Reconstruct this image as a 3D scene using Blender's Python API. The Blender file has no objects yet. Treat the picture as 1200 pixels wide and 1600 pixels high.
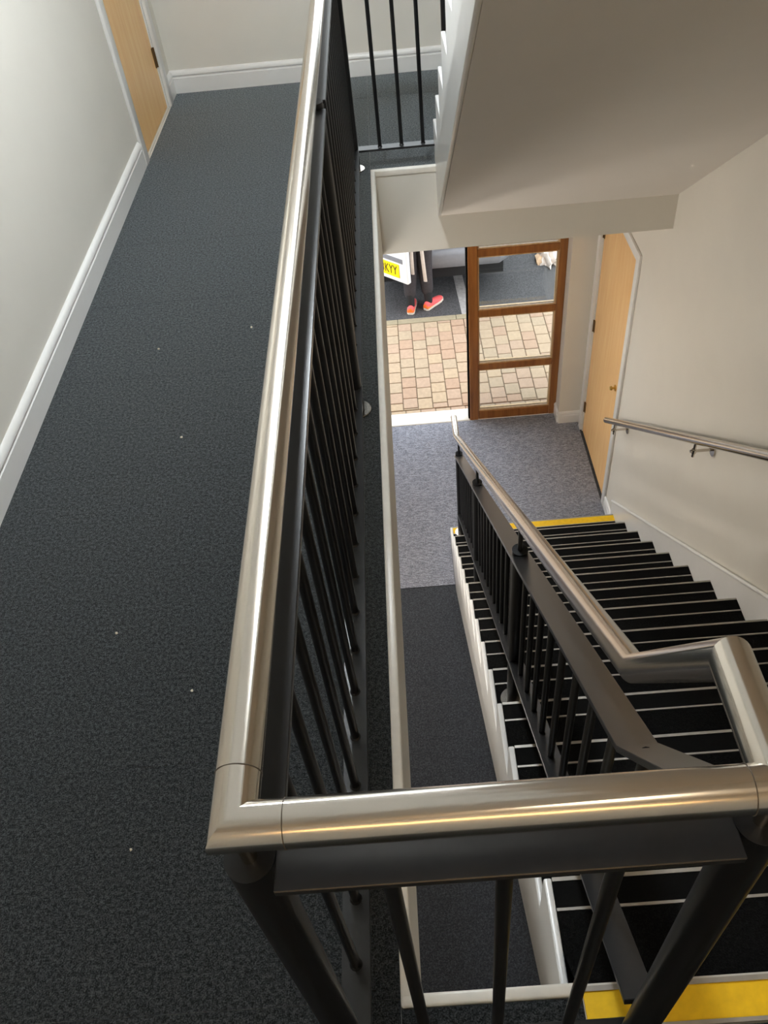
import bpy, bmesh, math, random
from mathutils import Vector, Matrix
random.seed(7)
S = bpy.context.scene
COL = S.collection

# ------------------------------------------------------------------ camera
cam = bpy.data.cameras.new('camera'); cam_o = bpy.data.objects.new('camera', cam); COL.objects.link(cam_o)
R_ = Vector((0.99638465, -0.04322535, -0.07313827)); U_ = Vector((0.08184524, 0.71923712, 0.68992704)); F_ = Vector((-0.02278142, 0.69341873, -0.72017462))
M = Matrix.Identity(4)
for i in range(3):
    M[i][0] = R_[i]; M[i][1] = U_[i]; M[i][2] = -F_[i]
M.translation = Vector((0.18225728, -0.29380928, 1.70229819))
cam_o.matrix_world = M
cam.sensor_fit = 'VERTICAL'; cam.sensor_height = 36.0; cam.lens = 1272.66 * 36 / 1600
cam.shift_x = -28.87 / 1600; cam.shift_y = -4.35 / 1600
cam.clip_start = 0.02; cam.clip_end = 200
S.camera = cam_o

# ------------------------------------------------------------------ world: even overcast sky
W = bpy.data.worlds.new('world'); S.world = W; W.use_nodes = True
bg = W.node_tree.nodes['Background']; bg.inputs[0].default_value = (0.90, 0.955, 1.0, 1); bg.inputs[1].default_value = 4.0

# ------------------------------------------------------------------ lamps and exposure
def area(name, loc, rot, sx, sy, power, color, portal=False):
    l = bpy.data.lights.new(name, 'AREA'); l.shape = 'RECTANGLE'; l.size = sx; l.size_y = sy
    l.energy = power; l.color = color
    o = bpy.data.objects.new(name, l); COL.objects.link(o); o.location = loc; o.rotation_euler = rot
    if portal: l.cycles.is_portal = True
    return o
area('portal_upper_window', (0.31, 5.16, 1.83), (math.radians(-90), 0, 0), 1.22, 2.65, 1, (1, 1, 1), True)
area('portal_entrance', (0.45, 5.34, -1.9), (math.radians(-90), 0, 0), 2.0, 2.3, 1, (1, 1, 1), True)
S.view_settings.view_transform = 'Standard'; S.view_settings.look = 'None'
S.view_settings.exposure = 0.0; S.view_settings.gamma = 1.0; S.view_settings.use_curve_mapping = False
S.cycles.max_bounces = 10; S.cycles.diffuse_bounces = 6; S.cycles.transparent_max_bounces = 12; S.cycles.caustics_reflective = False

# ------------------------------------------------------------------ materials
def new_mat(name):
    m = bpy.data.materials.new(name); m.use_nodes = True
    nt = m.node_tree; b = nt.nodes['Principled BSDF']
    return m, nt, b
def ramp(nt, fac, stops):
    r = nt.nodes.new('ShaderNodeValToRGB'); e = r.color_ramp.elements
    while len(e) < len(stops): e.new(0.5)
    for i, (p, c) in enumerate(stops):
        e[i].position = p; e[i].color = (*c, 1)
    nt.links.new(fac, r.inputs[0]); return r.outputs[0]
def noise(nt, scale, detail=3, rough=0.55, vec=None, scl=None):
    n = nt.nodes.new('ShaderNodeTexNoise'); n.inputs['Scale'].default_value = scale
    n.inputs['Detail'].default_value = detail; n.inputs['Roughness'].default_value = rough
    tc = nt.nodes.new('ShaderNodeTexCoord'); src = tc.outputs['Object']
    if scl:
        mp = nt.nodes.new('ShaderNodeMapping'); mp.inputs['Scale'].default_value = scl
        nt.links.new(src, mp.inputs[0]); src = mp.outputs[0]
    nt.links.new(src, n.inputs['Vector']); return n.outputs['Fac']
def bump(nt, b, h, strength, dist):
    n = nt.nodes.new('ShaderNodeBump'); n.inputs['Strength'].default_value = strength; n.inputs['Distance'].default_value = dist
    nt.links.new(h, n.inputs['Height']); nt.links.new(n.outputs[0], b.inputs['Normal'])
def plain(name, c, rough=0.5, metal=0.0, var=0.06, nscale=30, bumps=0.0, spec=0.5):
    m, nt, b = new_mat(name)
    f = noise(nt, nscale)
    lo = tuple(max(0, x * (1 - var)) for x in c); hi = tuple(min(1, x * (1 + var)) for x in c)
    nt.links.new(ramp(nt, f, [(0.3, lo), (0.7, hi)]), b.inputs['Base Color'])
    b.inputs['Roughness'].default_value = rough; b.inputs['Metallic'].default_value = metal
    b.inputs['Specular IOR Level'].default_value = spec
    if bumps: bump(nt, b, noise(nt, 250, 2), bumps, 0.002)
    return m
def carpet(name, c, hi, scale=420, sheen=0.25, rough=0.85, rib=0, scl=None):
    m, nt, b = new_mat(name)
    n1 = noise(nt, scale, 3, 0.7, scl=scl); n2 = noise(nt, scale * 0.35, 2, 0.6, scl=scl); n3 = noise(nt, 3, 3)
    mx = nt.nodes.new('ShaderNodeMath'); mx.operation = 'MULTIPLY_ADD'; mx.inputs[1].default_value = 0.5
    nt.links.new(n2, mx.inputs[0]); nt.links.new(n1, mx.inputs[2])
    h = mx.outputs[0]
    if rib:
        tc = nt.nodes.new('ShaderNodeTexCoord'); wv = nt.nodes.new('ShaderNodeTexWave'); wv.bands_direction = 'Y'
        wv.inputs['Scale'].default_value = rib; wv.inputs['Distortion'].default_value = 0.3; wv.inputs['Detail'].default_value = 1
        nt.links.new(tc.outputs['Object'], wv.inputs['Vector'])
        m2 = nt.nodes.new('ShaderNodeMath'); m2.operation = 'MULTIPLY_ADD'; m2.inputs[1].default_value = 0.20
        nt.links.new(wv.outputs['Fac'], m2.inputs[0]); nt.links.new(h, m2.inputs[2]); h = m2.outputs[0]
        sub = nt.nodes.new('ShaderNodeMath'); sub.operation = 'SUBTRACT'; sub.inputs[1].default_value = 0.10
        nt.links.new(h, sub.inputs[0]); h = sub.outputs[0]
    nt.links.new(ramp(nt, h, [(0.64, c), (0.76, tuple(a * 0.68 + q * 0.32 for a, q in zip(c, hi))), (0.90, hi)]), b.inputs['Base Color'])
    b.inputs['Roughness'].default_value = rough; b.inputs['Specular IOR Level'].default_value = 0.08
    nt.links.new(ramp(nt, h, [(0.64, (sheen * 0.30,) * 3), (0.76, (sheen * 0.62,) * 3), (0.88, (sheen,) * 3)]), b.inputs['Sheen Weight']); b.inputs['Sheen Roughness'].default_value = 0.5
    b.inputs['Sheen Tint'].default_value = (0.82, 0.93, 1.0, 1)
    bump(nt, b, h, 0.6, 0.003)
    return m
def wood(name, lo, hi, rough=0.4, stretch=(9, 9, 0.6), scale=4.0, detail=5):
    m, nt, b = new_mat(name)
    f = noise(nt, scale, detail, 0.6, scl=stretch)
    nt.links.new(ramp(nt, f, [(0.3, lo), (0.7, hi)]), b.inputs['Base Color'])
    b.inputs['Roughness'].default_value = rough
    return m
def brushed(name, c, rough):
    m, nt, b = new_mat(name)
    f = noise(nt, 900, 2, 0.6)
    nt.links.new(ramp(nt, f, [(0.3, tuple(x * 0.97 for x in c)), (0.7, c)]), b.inputs['Base Color'])
    b.inputs['Metallic'].default_value = 1.0; b.inputs['Roughness'].default_value = rough
    return m

MAT = {}
MAT['paint'] = plain('wall_paint', (0.72, 0.69, 0.625), 0.55, var=0.015, nscale=4, spec=0.3)
MAT['ceil'] = plain('ceiling_paint', (0.86, 0.85, 0.83), 0.7, var=0.01, spec=0.2)
MAT['soffit'] = plain('soffit_paint', (0.79, 0.745, 0.69), 0.6, var=0.015, nscale=3, spec=0.3)
MAT['gloss'] = plain('white_gloss_paint', (0.80, 0.79, 0.77), 0.28, var=0.015, nscale=12)
MAT['cream'] = plain('cream_gloss_paint', (0.76, 0.72, 0.65), 0.3, var=0.04, nscale=40)
MAT['carpet'] = carpet('charcoal_loop_carpet', (0.001, 0.0012, 0.0014), (0.038, 0.0405, 0.043), 330, 1.0)
MAT['stepcarpet'] = carpet('black_stair_carpet', (0.001, 0.001, 0.001), (0.010, 0.010, 0.0098), 300, 0.0)
MAT['mat'] = carpet('grey_ribbed_mat', (0.13, 0.135, 0.16), (0.40, 0.415, 0.485), 200, 0.2, rib=38, scl=(0.45, 1.3, 1))
MAT['lowfloor'] = carpet('dark_grey_floor', (0.028, 0.031, 0.037), (0.085, 0.092, 0.107), 300, 0.15)
MAT['steel'] = brushed('brushed_stainless', (0.60, 0.55, 0.485), 0.19)
MAT['alu'] = plain('aluminium_edge', (0.44, 0.41, 0.37), 0.45, 0.6, var=0.08)
MAT['black'] = plain('charcoal_metal_paint', (0.014, 0.0143, 0.0155), 0.30, var=0.12, nscale=60)
MAT['bars'] = plain('black_bar_paint', (0.006, 0.006, 0.0065), 0.35, var=0.1, nscale=60, spec=0.35)
MAT['groove'] = plain('dark_groove', (0.10, 0.08, 0.06), 0.6, 0.4)
MAT['rubber'] = plain('black_rubber_insert', (0.004, 0.004, 0.004), 0.75, var=0.2, nscale=200, spec=0.06)
MAT['yellow'] = plain('yellow_insert', (0.95, 0.58, 0.004), 0.55, var=0.08, nscale=40)
MAT['door'] = wood('oak_veneer', (0.82, 0.47, 0.19), (0.90, 0.60, 0.275), 0.38)
MAT['frame'] = wood('stained_hardwood', (0.20, 0.072, 0.018), (0.36, 0.145, 0.038), 0.33)
MAT['bead'] = wood('pale_bead', (0.55, 0.36, 0.18), (0.72, 0.52, 0.30), 0.35)
MAT['brass'] = plain('brass', (0.65, 0.42, 0.12), 0.3, 1.0)
MAT['bronze'] = plain('hinge_bronze', (0.20, 0.12, 0.05), 0.4, 0.8)
MAT['asphalt'] = plain('asphalt', (0.062, 0.060, 0.062), 0.85, var=0.5, nscale=70, bumps=0.4)
MAT['line'] = plain('worn_white_line', (0.34, 0.32, 0.31), 0.8, var=0.2, nscale=25)
MAT['kerb'] = plain('kerb_stone', (0.31, 0.26, 0.17), 0.85, var=0.1, nscale=30)
MAT['joint'] = plain('sand_joint', (0.23, 0.18, 0.125), 0.9, var=0.2, nscale=60)
PAV = [plain('paving_%s' % n, c, 0.85, var=0.09, nscale=35, bumps=0.2) for n, c in
       (('buff', (0.406, 0.301, 0.203)), ('rose', (0.401, 0.282, 0.198)), ('grey', (0.381, 0.291, 0.198)), ('sand', (0.416, 0.310, 0.203)), ('brick', (0.386, 0.259, 0.176)))]
MAT['vanwhite'] = plain('white_car_paint', (0.82, 0.82, 0.82), 0.25, var=0.01)
MAT['vangrey'] = plain('grey_bumper_plastic', (0.20, 0.20, 0.215), 0.35, var=0.05)
MAT['dark'] = plain('dark_underside', (0.012, 0.012, 0.013), 0.7)
MAT['tyre'] = plain('tyre_rubber', (0.02, 0.02, 0.02), 0.8)
MAT['plate'] = plain('yellow_plate', (0.90, 0.68, 0.0), 0.4, var=0.02)
MAT['ink'] = plain('black_ink', (0.05, 0.03, 0.0), 0.5)
MAT['red'] = plain('red_glass_lens', (0.5, 0.02, 0.02), 0.2)
MAT['trousers'] = plain('dark_trouser_cloth', (0.035, 0.028, 0.030), 0.8, var=0.2, nscale=50)
MAT['jacket'] = plain('navy_jacket_cloth', (0.03, 0.035, 0.05), 0.8, var=0.15)
MAT['pale'] = plain('pale_cloth', (0.66, 0.57, 0.50), 0.8, var=0.06)
MAT['skin'] = plain('skin', (0.55, 0.33, 0.24), 0.5, var=0.06)
MAT['hair'] = plain('dark_hair', (0.04, 0.025, 0.015), 0.5, var=0.4, nscale=150)
MAT['coral'] = plain('coral_mesh', (0.80, 0.10, 0.10), 0.6, var=0.12, nscale=200)
MAT['orange'] = plain('orange_heel', (0.85, 0.17, 0.02), 0.5, var=0.08)
MAT['sole'] = plain('pale_sole', (0.72, 0.62, 0.52), 0.6)
MAT['tan'] = plain('tan_matte', (0.50, 0.33, 0.20), 0.8, var=0.15)
MAT['crumb'] = plain('crumb', (0.62, 0.57, 0.45), 0.8)
m, nt, b = new_mat('clear_glass')
nt.nodes.remove(b); out = nt.nodes['Material Output']
tr = nt.nodes.new('ShaderNodeBsdfTransparent'); tr.inputs[0].default_value = (0.96, 0.975, 0.97, 1)
gl = nt.nodes.new('ShaderNodeBsdfGlossy'); gl.inputs['Roughness'].default_value = 0.02
fr = nt.nodes.new('ShaderNodeFresnel'); fr.inputs[0].default_value = 1.5
mixn = nt.nodes.new('ShaderNodeMixShader')
nt.links.new(fr.outputs[0], mixn.inputs[0]); nt.links.new(tr.outputs[0], mixn.inputs[1]); nt.links.new(gl.outputs[0], mixn.inputs[2])
nt.links.new(mixn.outputs[0], out.inputs['Surface']); MAT['glass'] = m
def emit(name, c, s):
    m, nt, b = new_mat(name)
    b.inputs['Base Color'].default_value = (0.9, 0.9, 0.9, 1); b.inputs['Emission Color'].default_value = (*c, 1); b.inputs['Emission Strength'].default_value = s
    return m

# ------------------------------------------------------------------ helpers
def box(bm, x0, x1, y0, y1, z0, z1):
    v = [bm.verts.new((x, y, z)) for z in (z0, z1) for y in (y0, y1) for x in (x0, x1)]
    for f in ((0, 2, 3, 1), (4, 5, 7, 6), (0, 1, 5, 4), (2, 6, 7, 3), (0, 4, 6, 2), (1, 3, 7, 5)):
        bm.faces.new([v[i] for i in f])
def prism_x(bm, pts, x0, x1):                       # polygon in (y, z) pushed along x
    a = [bm.verts.new((x0, y, z)) for y, z in pts]; c = [bm.verts.new((x1, y, z)) for y, z in pts]
    n = len(pts); bm.faces.new(a); bm.faces.new(c[::-1])
    for i in range(n): bm.faces.new((a[i], c[i], c[(i + 1) % n], a[(i + 1) % n]))
def sweep(bm, prof, path, n0=None, n1=None):
    path = [Vector(p) for p in path]; rings = []; N = len(path)
    ts = [(path[i + 1] - path[i]).normalized() for i in range(N - 1)]
    for i, P in enumerate(path):
        t = ts[max(0, i - 1)]
        if i == 0: n = Vector(n0) if n0 else t
        elif i == N - 1: n = Vector(n1) if n1 else t
        else: n = (ts[i - 1] + ts[i]).normalized()
        side = t.cross(Vector((0, 0, 1)))
        side = side.normalized() if side.length > 1e-4 else Vector((1, 0, 0))
        up = side.cross(t); ring = []
        for a, c in prof:
            d = side * a + up * c; d -= t * (d.dot(n) / t.dot(n)); ring.append(bm.verts.new(P + d))
        rings.append(ring)
    k = len(prof)
    for r0, r1 in zip(rings, rings[1:]):
        for j in range(k): bm.faces.new((r0[j], r0[(j + 1) % k], r1[(j + 1) % k], r1[j]))
    bm.faces.new(rings[0][::-1]); bm.faces.new(rings[-1])
def circ(r, n=24): return [(r * math.cos(2 * math.pi * i / n), r * math.sin(2 * math.pi * i / n)) for i in range(n)]
def rect(w, h, top=0.0): return [(-w / 2, top - h), (w / 2, top - h), (w / 2, top), (-w / 2, top)]
def cyl(bm, p0, p1, r, n=20, r2=None):
    p0, p1 = Vector(p0), Vector(p1); t = (p1 - p0).normalized()
    a = Vector((1, 0, 0)) if abs(t.x) < 0.9 else Vector((0, 1, 0))
    s = t.cross(a).normalized(); u = s.cross(t); r2 = r if r2 is None else r2
    A = [bm.verts.new(p0 + (s * math.cos(2 * math.pi * i / n) + u * math.sin(2 * math.pi * i / n)) * r) for i in range(n)]
    B = [bm.verts.new(p1 + (s * math.cos(2 * math.pi * i / n) + u * math.sin(2 * math.pi * i / n)) * r2) for i in range(n)]
    for i in range(n): bm.faces.new((A[i], A[(i + 1) % n], B[(i + 1) % n], B[i]))
    bm.faces.new(A[::-1]); bm.faces.new(B)
def bevel(bm, w, seg=1, ang=30):
    es = [e for e in bm.edges if len(e.link_faces) == 2 and e.calc_face_angle(0) > math.radians(ang)]
    bmesh.ops.bevel(bm, geom=es, offset=w, segments=seg, affect='EDGES', profile=0.5, clamp_overlap=True)
def obj(name, bm, mat, parent=None, smooth=35, bev=0, seg=1):
    bmesh.ops.recalc_face_normals(bm, faces=bm.faces)
    if bev: bevel(bm, bev, seg)
    me = bpy.data.meshes.new(name); bm.to_mesh(me); bm.free()
    if smooth:
        for p in me.polygons: p.use_smooth = True
        me.set_sharp_from_angle(angle=math.radians(smooth))
    me.materials.append(MAT[mat] if isinstance(mat, str) else mat)
    o = bpy.data.objects.new(name, me); COL.objects.link(o)
    if parent: o.parent = parent
    return o
def B(): return bmesh.new()
def bx(name, dims, mat, parent=None, bev=0, seg=1):
    m = B(); box(m, *dims); return obj(name, m, mat, parent, bev=bev, seg=seg)
def tag(o, label, cat, group=None):
    o['label'] = label; o['category'] = cat
    if group: o['group'] = group
    return o
def empty(name, loc=(0, 0, 0), rz=0):
    o = bpy.data.objects.new(name, None); COL.objects.link(o); o.location = loc; o.rotation_euler = (0, 0, rz)
    o.empty_display_size = 0.1; return o
def thing(name, label, cat, group=None, loc=(0, 0, 0), rz=0): return tag(empty(name, loc, rz), label, cat, group)
def struct(o): o['kind'] = 'structure'; return o
def inst(src, parent, loc=(0, 0, 0), rz=0):
    c = src.copy(); COL.objects.link(c); c.parent = parent; c.location = loc; c.rotation_euler = (0, 0, rz); return c
def local(o):                                      # keep a part's mesh where it was built although its thing stands elsewhere
    o.matrix_parent_inverse = Matrix.Translation(o.parent.location).inverted() if o.parent else Matrix.Identity(4); return o

# ------------------------------------------------------------------ measured dimensions
GF = -2.955                    # ground floor
OUT = -2.99                    # ground outside
XL, XR = -1.090, 1.603         # side walls
YU, YL = 4.965, 5.07           # far wall, upper and lower face
YN = -1.75                     # near wall
XE, YE0, YE1 = 0.071, 0.082, 3.645   # carpet edge of the stairwell
TW = 0.021                     # lip of the stairwell edge
SLAB = -0.4377
G, RS, Y0 = 0.2627, 0.1972, 0.095    # going, riser, top nosing
XS0, XS1, XWS = 0.386, 0.404, 1.589  # stair side trim, tread left end, wall string face
W_ = 0.464                     # plane of the stair balustrade
HR, ZB = 1.0237, 0.957         # landing handrail axis, flat bar top
RR = 0.0211
CEIL1, CEIL2 = 2.52, 3.3
def nos(y): return -(y - Y0) * RS / G
UY = 3.9427
def unos(y): return (UY - y) * RS / G

# ------------------------------------------------------------------ setting: floors
m = B()
box(m, XL, XE + TW, YN, YU, SLAB, -0.006)
box(m, XE + TW, XR, YN, YE0 + TW, SLAB, -0.006)
box(m, XE + TW, XR, YE1 - 0.025, YU, SLAB, -0.006)
fl = struct(obj('floor', m, 'paint'))
tiles = []
def tile(x0, x1, y0, y1):
    g = 0.0005
    bx('carpet_tile', (x0 + g, x1 - g, y0 + g, y1 - g, -0.006, 0.0), 'carpet', fl)
ys = [YN] + [0.098 + 0.5 * k for k in range(-3, 10)] + [YU - 0.015]
for a, c in zip(ys, ys[1:]): tile(XL + 0.012, XE, a, c)
yn = [YN] + [0.098 + 0.5 * k for k in range(-3, 0)] + [YE0]
for a, c in zip(yn, yn[1:]):
    if c == YE0: tile(XE, XS1 - 0.002, a, c - 0.001); tile(XS1, XR - 0.014, a, Y0 - 0.072)
    else: tile(XE, XR - 0.014, a, c)
yf = [YE1, 4.098, 4.598, YU - 0.015]
for a, c in zip(yf, yf[1:]): tile(XE, XR - 0.014, a, c)
# lips of the stairwell edge
m = B(); box(m, XE, XE + TW + 0.002, YE0, YE1 - 0.001, -0.045, 0.0034); struct(obj('trim_1', m, 'cream', bev=0.005, seg=3))
m = B(); box(m, XE, XS1 - 0.001, YE0 - 0.0, YE0 + TW + 0.002, -0.046, 0.0035); struct(obj('trim_2', m, 'cream', bev=0.005, seg=3))
m = B(); box(m, XE + 0.012, XR, YE1 - 0.029, YE1, -0.028, 0.003); struct(obj('trim_3', m, 'cream', bev=0.005, seg=3))
gf = struct(bx('floor.001', (XL, XR + 0.14, YN, 5.2, GF - 0.2, GF), 'lowfloor'))
m = B(); pm = [(XL + 0.016, 3.39), (XS0 - 0.002, 3.39), (XS0 - 0.002, Y0 + 14 * G + 0.006), (XR - 0.016, Y0 + 14 * G + 0.006), (XR - 0.016, 5.195), (XL + 0.016, 5.195)]
lo_ = [m.verts.new((x, y, GF)) for x, y in pm]; hi_ = [m.verts.new((x, y, GF + 0.006)) for x, y in pm]
m.faces.new(lo_[::-1]); m.faces.new(hi_)
for i in range(6): m.faces.new((lo_[i], lo_[(i + 1) % 6], hi_[(i + 1) % 6], hi_[i]))
tag(obj('entrance_mat', m, 'mat'),
    'light grey ribbed entrance matting between the glazed entrance and the dark floor', 'mat')

# ------------------------------------------------------------------ setting: walls and ceiling
DL0, DL1, DLH = 4.005, 4.745, 2.04          # door opening in the left wall
m = B()
box(m, XL - 0.14, XL, YN, DL0, SLAB, CEIL2); box(m, XL - 0.14, XL, DL1, YU + 0.3, SLAB, CEIL2); box(m, XL - 0.14, XL, DL0, DL1, DLH, CEIL2)
box(m, XL - 0.14, XL, DL0, DL1, SLAB, 0)
struct(obj('wall_left', m, 'paint'))
struct(bx('wall_left.001', (XL - 0.14, XL, YN, 5.4, GF, SLAB), 'paint'))
CD0, CD1, CDH = 4.10, 4.955, -0.885         # cupboard door in the right wall
m = B()
box(m, XR, XR + 0.14, YN, CD0, GF, CEIL2); box(m, XR, XR + 0.14, CD1, 5.4, GF, CEIL2); box(m, XR, XR + 0.14, CD0, CD1, CDH, CEIL2)
struct(obj('wall_right', m, 'paint'))
struct(bx('wall_right.001', (XR + 0.14, XR + 0.2, CD0 - 0.1, CD1 + 0.1, GF, CDH + 0.1), 'paint'))  # unseen backing added behind the cupboard door so no light leaks under it
struct(bx('wall_left.002', (XL - 0.2, XL - 0.14, DL0 - 0.1, DL1 + 0.1, SLAB, DLH + 0.1), 'paint'))  # unseen backing added behind the landing door against light leaks
WX0, WX1, WZ0, WZ1 = -0.30, 0.92, 0.50, 3.15  # window above the entrance
m = B()
box(m, XL, WX0, YU, YU + 0.3, SLAB, CEIL2); box(m, WX1, XR, YU, YU + 0.3, SLAB, CEIL2)
box(m, WX0, WX1, YU, YU + 0.3, SLAB, WZ0); box(m, WX0, WX1, YU, YU + 0.3, WZ1, CEIL2)
struct(obj('wall_far', m, 'paint'))
EX0, EX1, EZ = -0.52, 1.42, -0.80           # entrance opening
m = B()
box(m, XL, EX0, YL, YL + 0.33, GF, SLAB); box(m, EX1, XR, YL, YL + 0.33, GF, SLAB); box(m, EX0, EX1, YL, YL + 0.33, EZ, SLAB)
struct(obj('wall_far.001', m, 'paint'))
struct(bx('wall_near', (XL - 0.14, XR + 0.14, YN - 0.14, YN, GF, CEIL2), 'paint'))
m = B(); box(m, XL, XR, YN, 0.105, CEIL1, CEIL1 + 0.3); box(m, XL, XR, 0.0, 0.105, CEIL1 + 0.3, CEIL2); box(m, XL - 0.14, XR + 0.14, YN, YU + 0.3, CEIL2, CEIL2 + 0.2)
struct(obj('ceiling', m, 'ceil'))

# skirting boards: a flat board with a moulded bead along its top
def skirt(name, p0, p1, h=0.125, t=0.014, parent=None):
    # profile side axis points to the right of the run: keep the room on that side
    pr = [(-0.0, 0), (t, 0), (t, h * 0.66), (t * 0.55, h * 0.69), (t * 0.55, h * 0.74), (t * 1.15, h * 0.79), (t * 1.15, h * 0.88), (t * 0.7, h * 0.95), (t * 0.25, h), (0, h)]
    m = B(); sweep(m, pr, [p0, p1]); return struct(obj(name, m, 'gloss', parent, smooth=50))
skirt('baseboard_left', (XL, YN, 0), (XL, DL0 - 0.075, 0))
skirt('baseboard_left.001', (XL, DL1 + 0.075, 0), (XL, YU, 0))
skirt('baseboard_far', (XL, YU, 0), (XR, YU, 0))
skirt('baseboard_near', (XR, YN, 0), (XL, YN, 0))
skirt('baseboard_right', (XR, YU, 0), (XR, 3.72, 0))
skirt('baseboard_right.001', (XR, CD0 - 0.065, GF), (XR, 3.83, GF))
skirt('baseboard_far.001', (EX1, YL, GF), (XR - 0.0, YL, GF))
skirt('baseboard_far.002', (EX1, YL + 0.13, GF), (EX1, YL, GF))
skirt('baseboard_left.002', (XL, YN, GF), (XL, YL, GF))
skirt('baseboard_far.003', (XL, YL, GF), (EX0, YL, GF))
skirt('baseboard_right.002', (XR, -0.1, 0), (XR, YN, 0))

# doors
def architrave(parent, x, sgn, y0, y1, z0, z1, w, t=0.018):
    a, c = sorted((x, x + sgn * t))
    m = B(); box(m, a, c, y0 - w, y0, z0, z1 + w); obj('architrave', m, 'gloss', parent, bev=0.004, seg=2)
    m = B(); box(m, a, c, y1, y1 + w, z0, z1 + w); obj('architrave', m, 'gloss', parent, bev=0.004, seg=2)
    m = B(); box(m, a, c, y0, y1, z1, z1 + w); obj('architrave', m, 'gloss', parent, bev=0.004, seg=2)
def lining(parent, xa, xb, y0, y1, z0, z1, t=0.014):
    m = B(); box(m, xa, xb, y0, y0 + t, z0, z1); box(m, xa, xb, y1 - t, y1, z0, z1); box(m, xa, xb, y0 + t, y1 - t, z1 - t, z1)
    obj('door_lining', m, 'gloss', parent)
d1 = struct(empty('door_1', (XL, DL0, 0)))
def P(o): return local(o)
def door(d, xw, sgn, y0, y1, z0, z1, aw, hinges, hand=None):
    n0 = len(bpy.data.objects)
    before = set(bpy.data.objects)
    architrave(d, xw, sgn, y0, y1, z0, z1, aw)
    lining(d, *sorted((xw, xw - sgn * 0.13)), y0, y1, z0, z1)
    xa, xb = sorted((xw - sgn * 0.006, xw - sgn * 0.05))
    leaf = bx('door_leaf', (xa, xb, y0 + 0.017, y1 - 0.017, z0 + 0.006, z1 - 0.017), 'door', d, bev=0.002)
    for hz in hinges:
        m = B(); f = xw - sgn * 0.004
        cyl(m, (f + sgn * 0.004, y1 - 0.015, hz - 0.05), (f + sgn * 0.004, y1 - 0.015, hz + 0.05), 0.0065, 10)
        a, c = sorted((f - sgn * 0.004, f + sgn * 0.003)); box(m, a, c, y1 - 0.035, y1 - 0.012, hz - 0.05, hz + 0.05)
        obj('hinge', m, 'bronze', d)
    if hand:
        m = B(); cyl(m, (xa if sgn < 0 else xb, hand[0], hand[1]), ((xa if sgn < 0 else xb) + sgn * 0.008, hand[0], hand[1]), 0.022, 18)
        cyl(m, ((xa if sgn < 0 else xb) + sgn * 0.006, hand[0], hand[1]), ((xa if sgn < 0 else xb) + sgn * 0.03, hand[0], hand[1]), 0.008, 12)
        cyl(m, ((xa if sgn < 0 else xb) + sgn * 0.026, hand[0], hand[1]), ((xa if sgn < 0 else xb) + sgn * 0.04, hand[0], hand[1]), 0.016, 16, 0.013)
        obj('door_knob', m, 'brass', d)
    for o in set(bpy.data.objects) - before: local(o)
door(d1, XL, 1, DL0, DL1, 0.0, DLH, 0.07, (0.27, 1.0, 1.8), (DL0 + 0.07, 1.0))
d2 = struct(empty('door_2', (XR, CD0, GF)))
door(d2, XR, -1, CD0, CD1, GF, CDH, 0.062, (-2.69, -1.90, -1.13), (CD0 + 0.11, -1.93))

# upper window over the entrance
w2 = struct(empty('window_2', (WX0, YU + 0.15, WZ0)))
m = B(); fy0, fy1 = YU + 0.14, YU + 0.20
box(m, WX0, WX0 + 0.06, fy0, fy1, WZ0, WZ1); box(m, WX1 - 0.06, WX1, fy0, fy1, WZ0, WZ1)
box(m, WX0 + 0.06, WX1 - 0.06, fy0, fy1, WZ0, WZ0 + 0.06); box(m, WX0 + 0.06, WX1 - 0.06, fy0, fy1, WZ1 - 0.06, WZ1)
box(m, WX0 + 0.06, WX1 - 0.06, fy0, fy1, 1.75, 1.81)
local(obj('window_frame', m, 'frame', w2, bev=0.004))
for a, c in ((WZ0 + 0.06, 1.75), (1.81, WZ1 - 0.06)): local(bx('pane', (WX0 + 0.06, WX1 - 0.06, YU + 0.165, YU + 0.171, a, c), 'glass', w2))
local(bx('window_sill', (WX0 + 0.001, WX1 - 0.001, YU + 0.002, YU + 0.14, WZ0 + 0.0005, WZ0 + 0.012), 'gloss', w2, bev=0.005))

# entrance: doorway frame, threshold, open leaf, glazed side panel
FY0, FY1 = 5.20, 5.28
d3 = struct(empty('door_3', (EX0, FY0, GF)))
local(bx('door_jamb', (EX0, EX0 + 0.07, FY0, FY1, GF, EZ), 'frame', d3, bev=0.004))
local(bx('door_head', (EX0 + 0.07, 0.677, FY0, FY1, EZ - 0.07, EZ), 'frame', d3, bev=0.004))
m = B(); box(m, EX0 + 0.07, 0.677, 5.195, 5.36, GF - 0.05, GF + 0.012); local(obj('threshold', m, 'cream', d3, bev=0.006))
local(bx('weather_seal', (0.664, 0.677, FY0 + 0.015, FY1 - 0.01, GF + 0.012, EZ - 0.07), 'rubber', d3))
lf = B(); LX = EX0 + 0.075
box(lf, LX, LX + 0.045, 4.32, 4.42, GF + 0.01, EZ - 0.08); box(lf, LX, LX + 0.045, 5.10, 5.19, GF + 0.01, EZ - 0.08)
for a, c in ((GF + 0.01, GF + 0.12), (-1.97, -1.87), (EZ - 0.19, EZ - 0.08)): box(lf, LX, LX + 0.045, 4.42, 5.10, a, c)
lfo = local(obj('door_leaf', lf, 'frame', d3, bev=0.003))
for a, c in ((GF + 0.12, -1.97), (-1.87, EZ - 0.19)): local(bx('pane', (LX + 0.02, LX + 0.026, 4.42, 5.10, a, c), 'glass', d3))
w1 = struct(empty('window_1', (0.677, FY0, GF)))
local(bx('frame_post', (0.677, 0.752, FY0, FY1, GF, EZ), 'frame', w1, bev=0.004))
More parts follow.
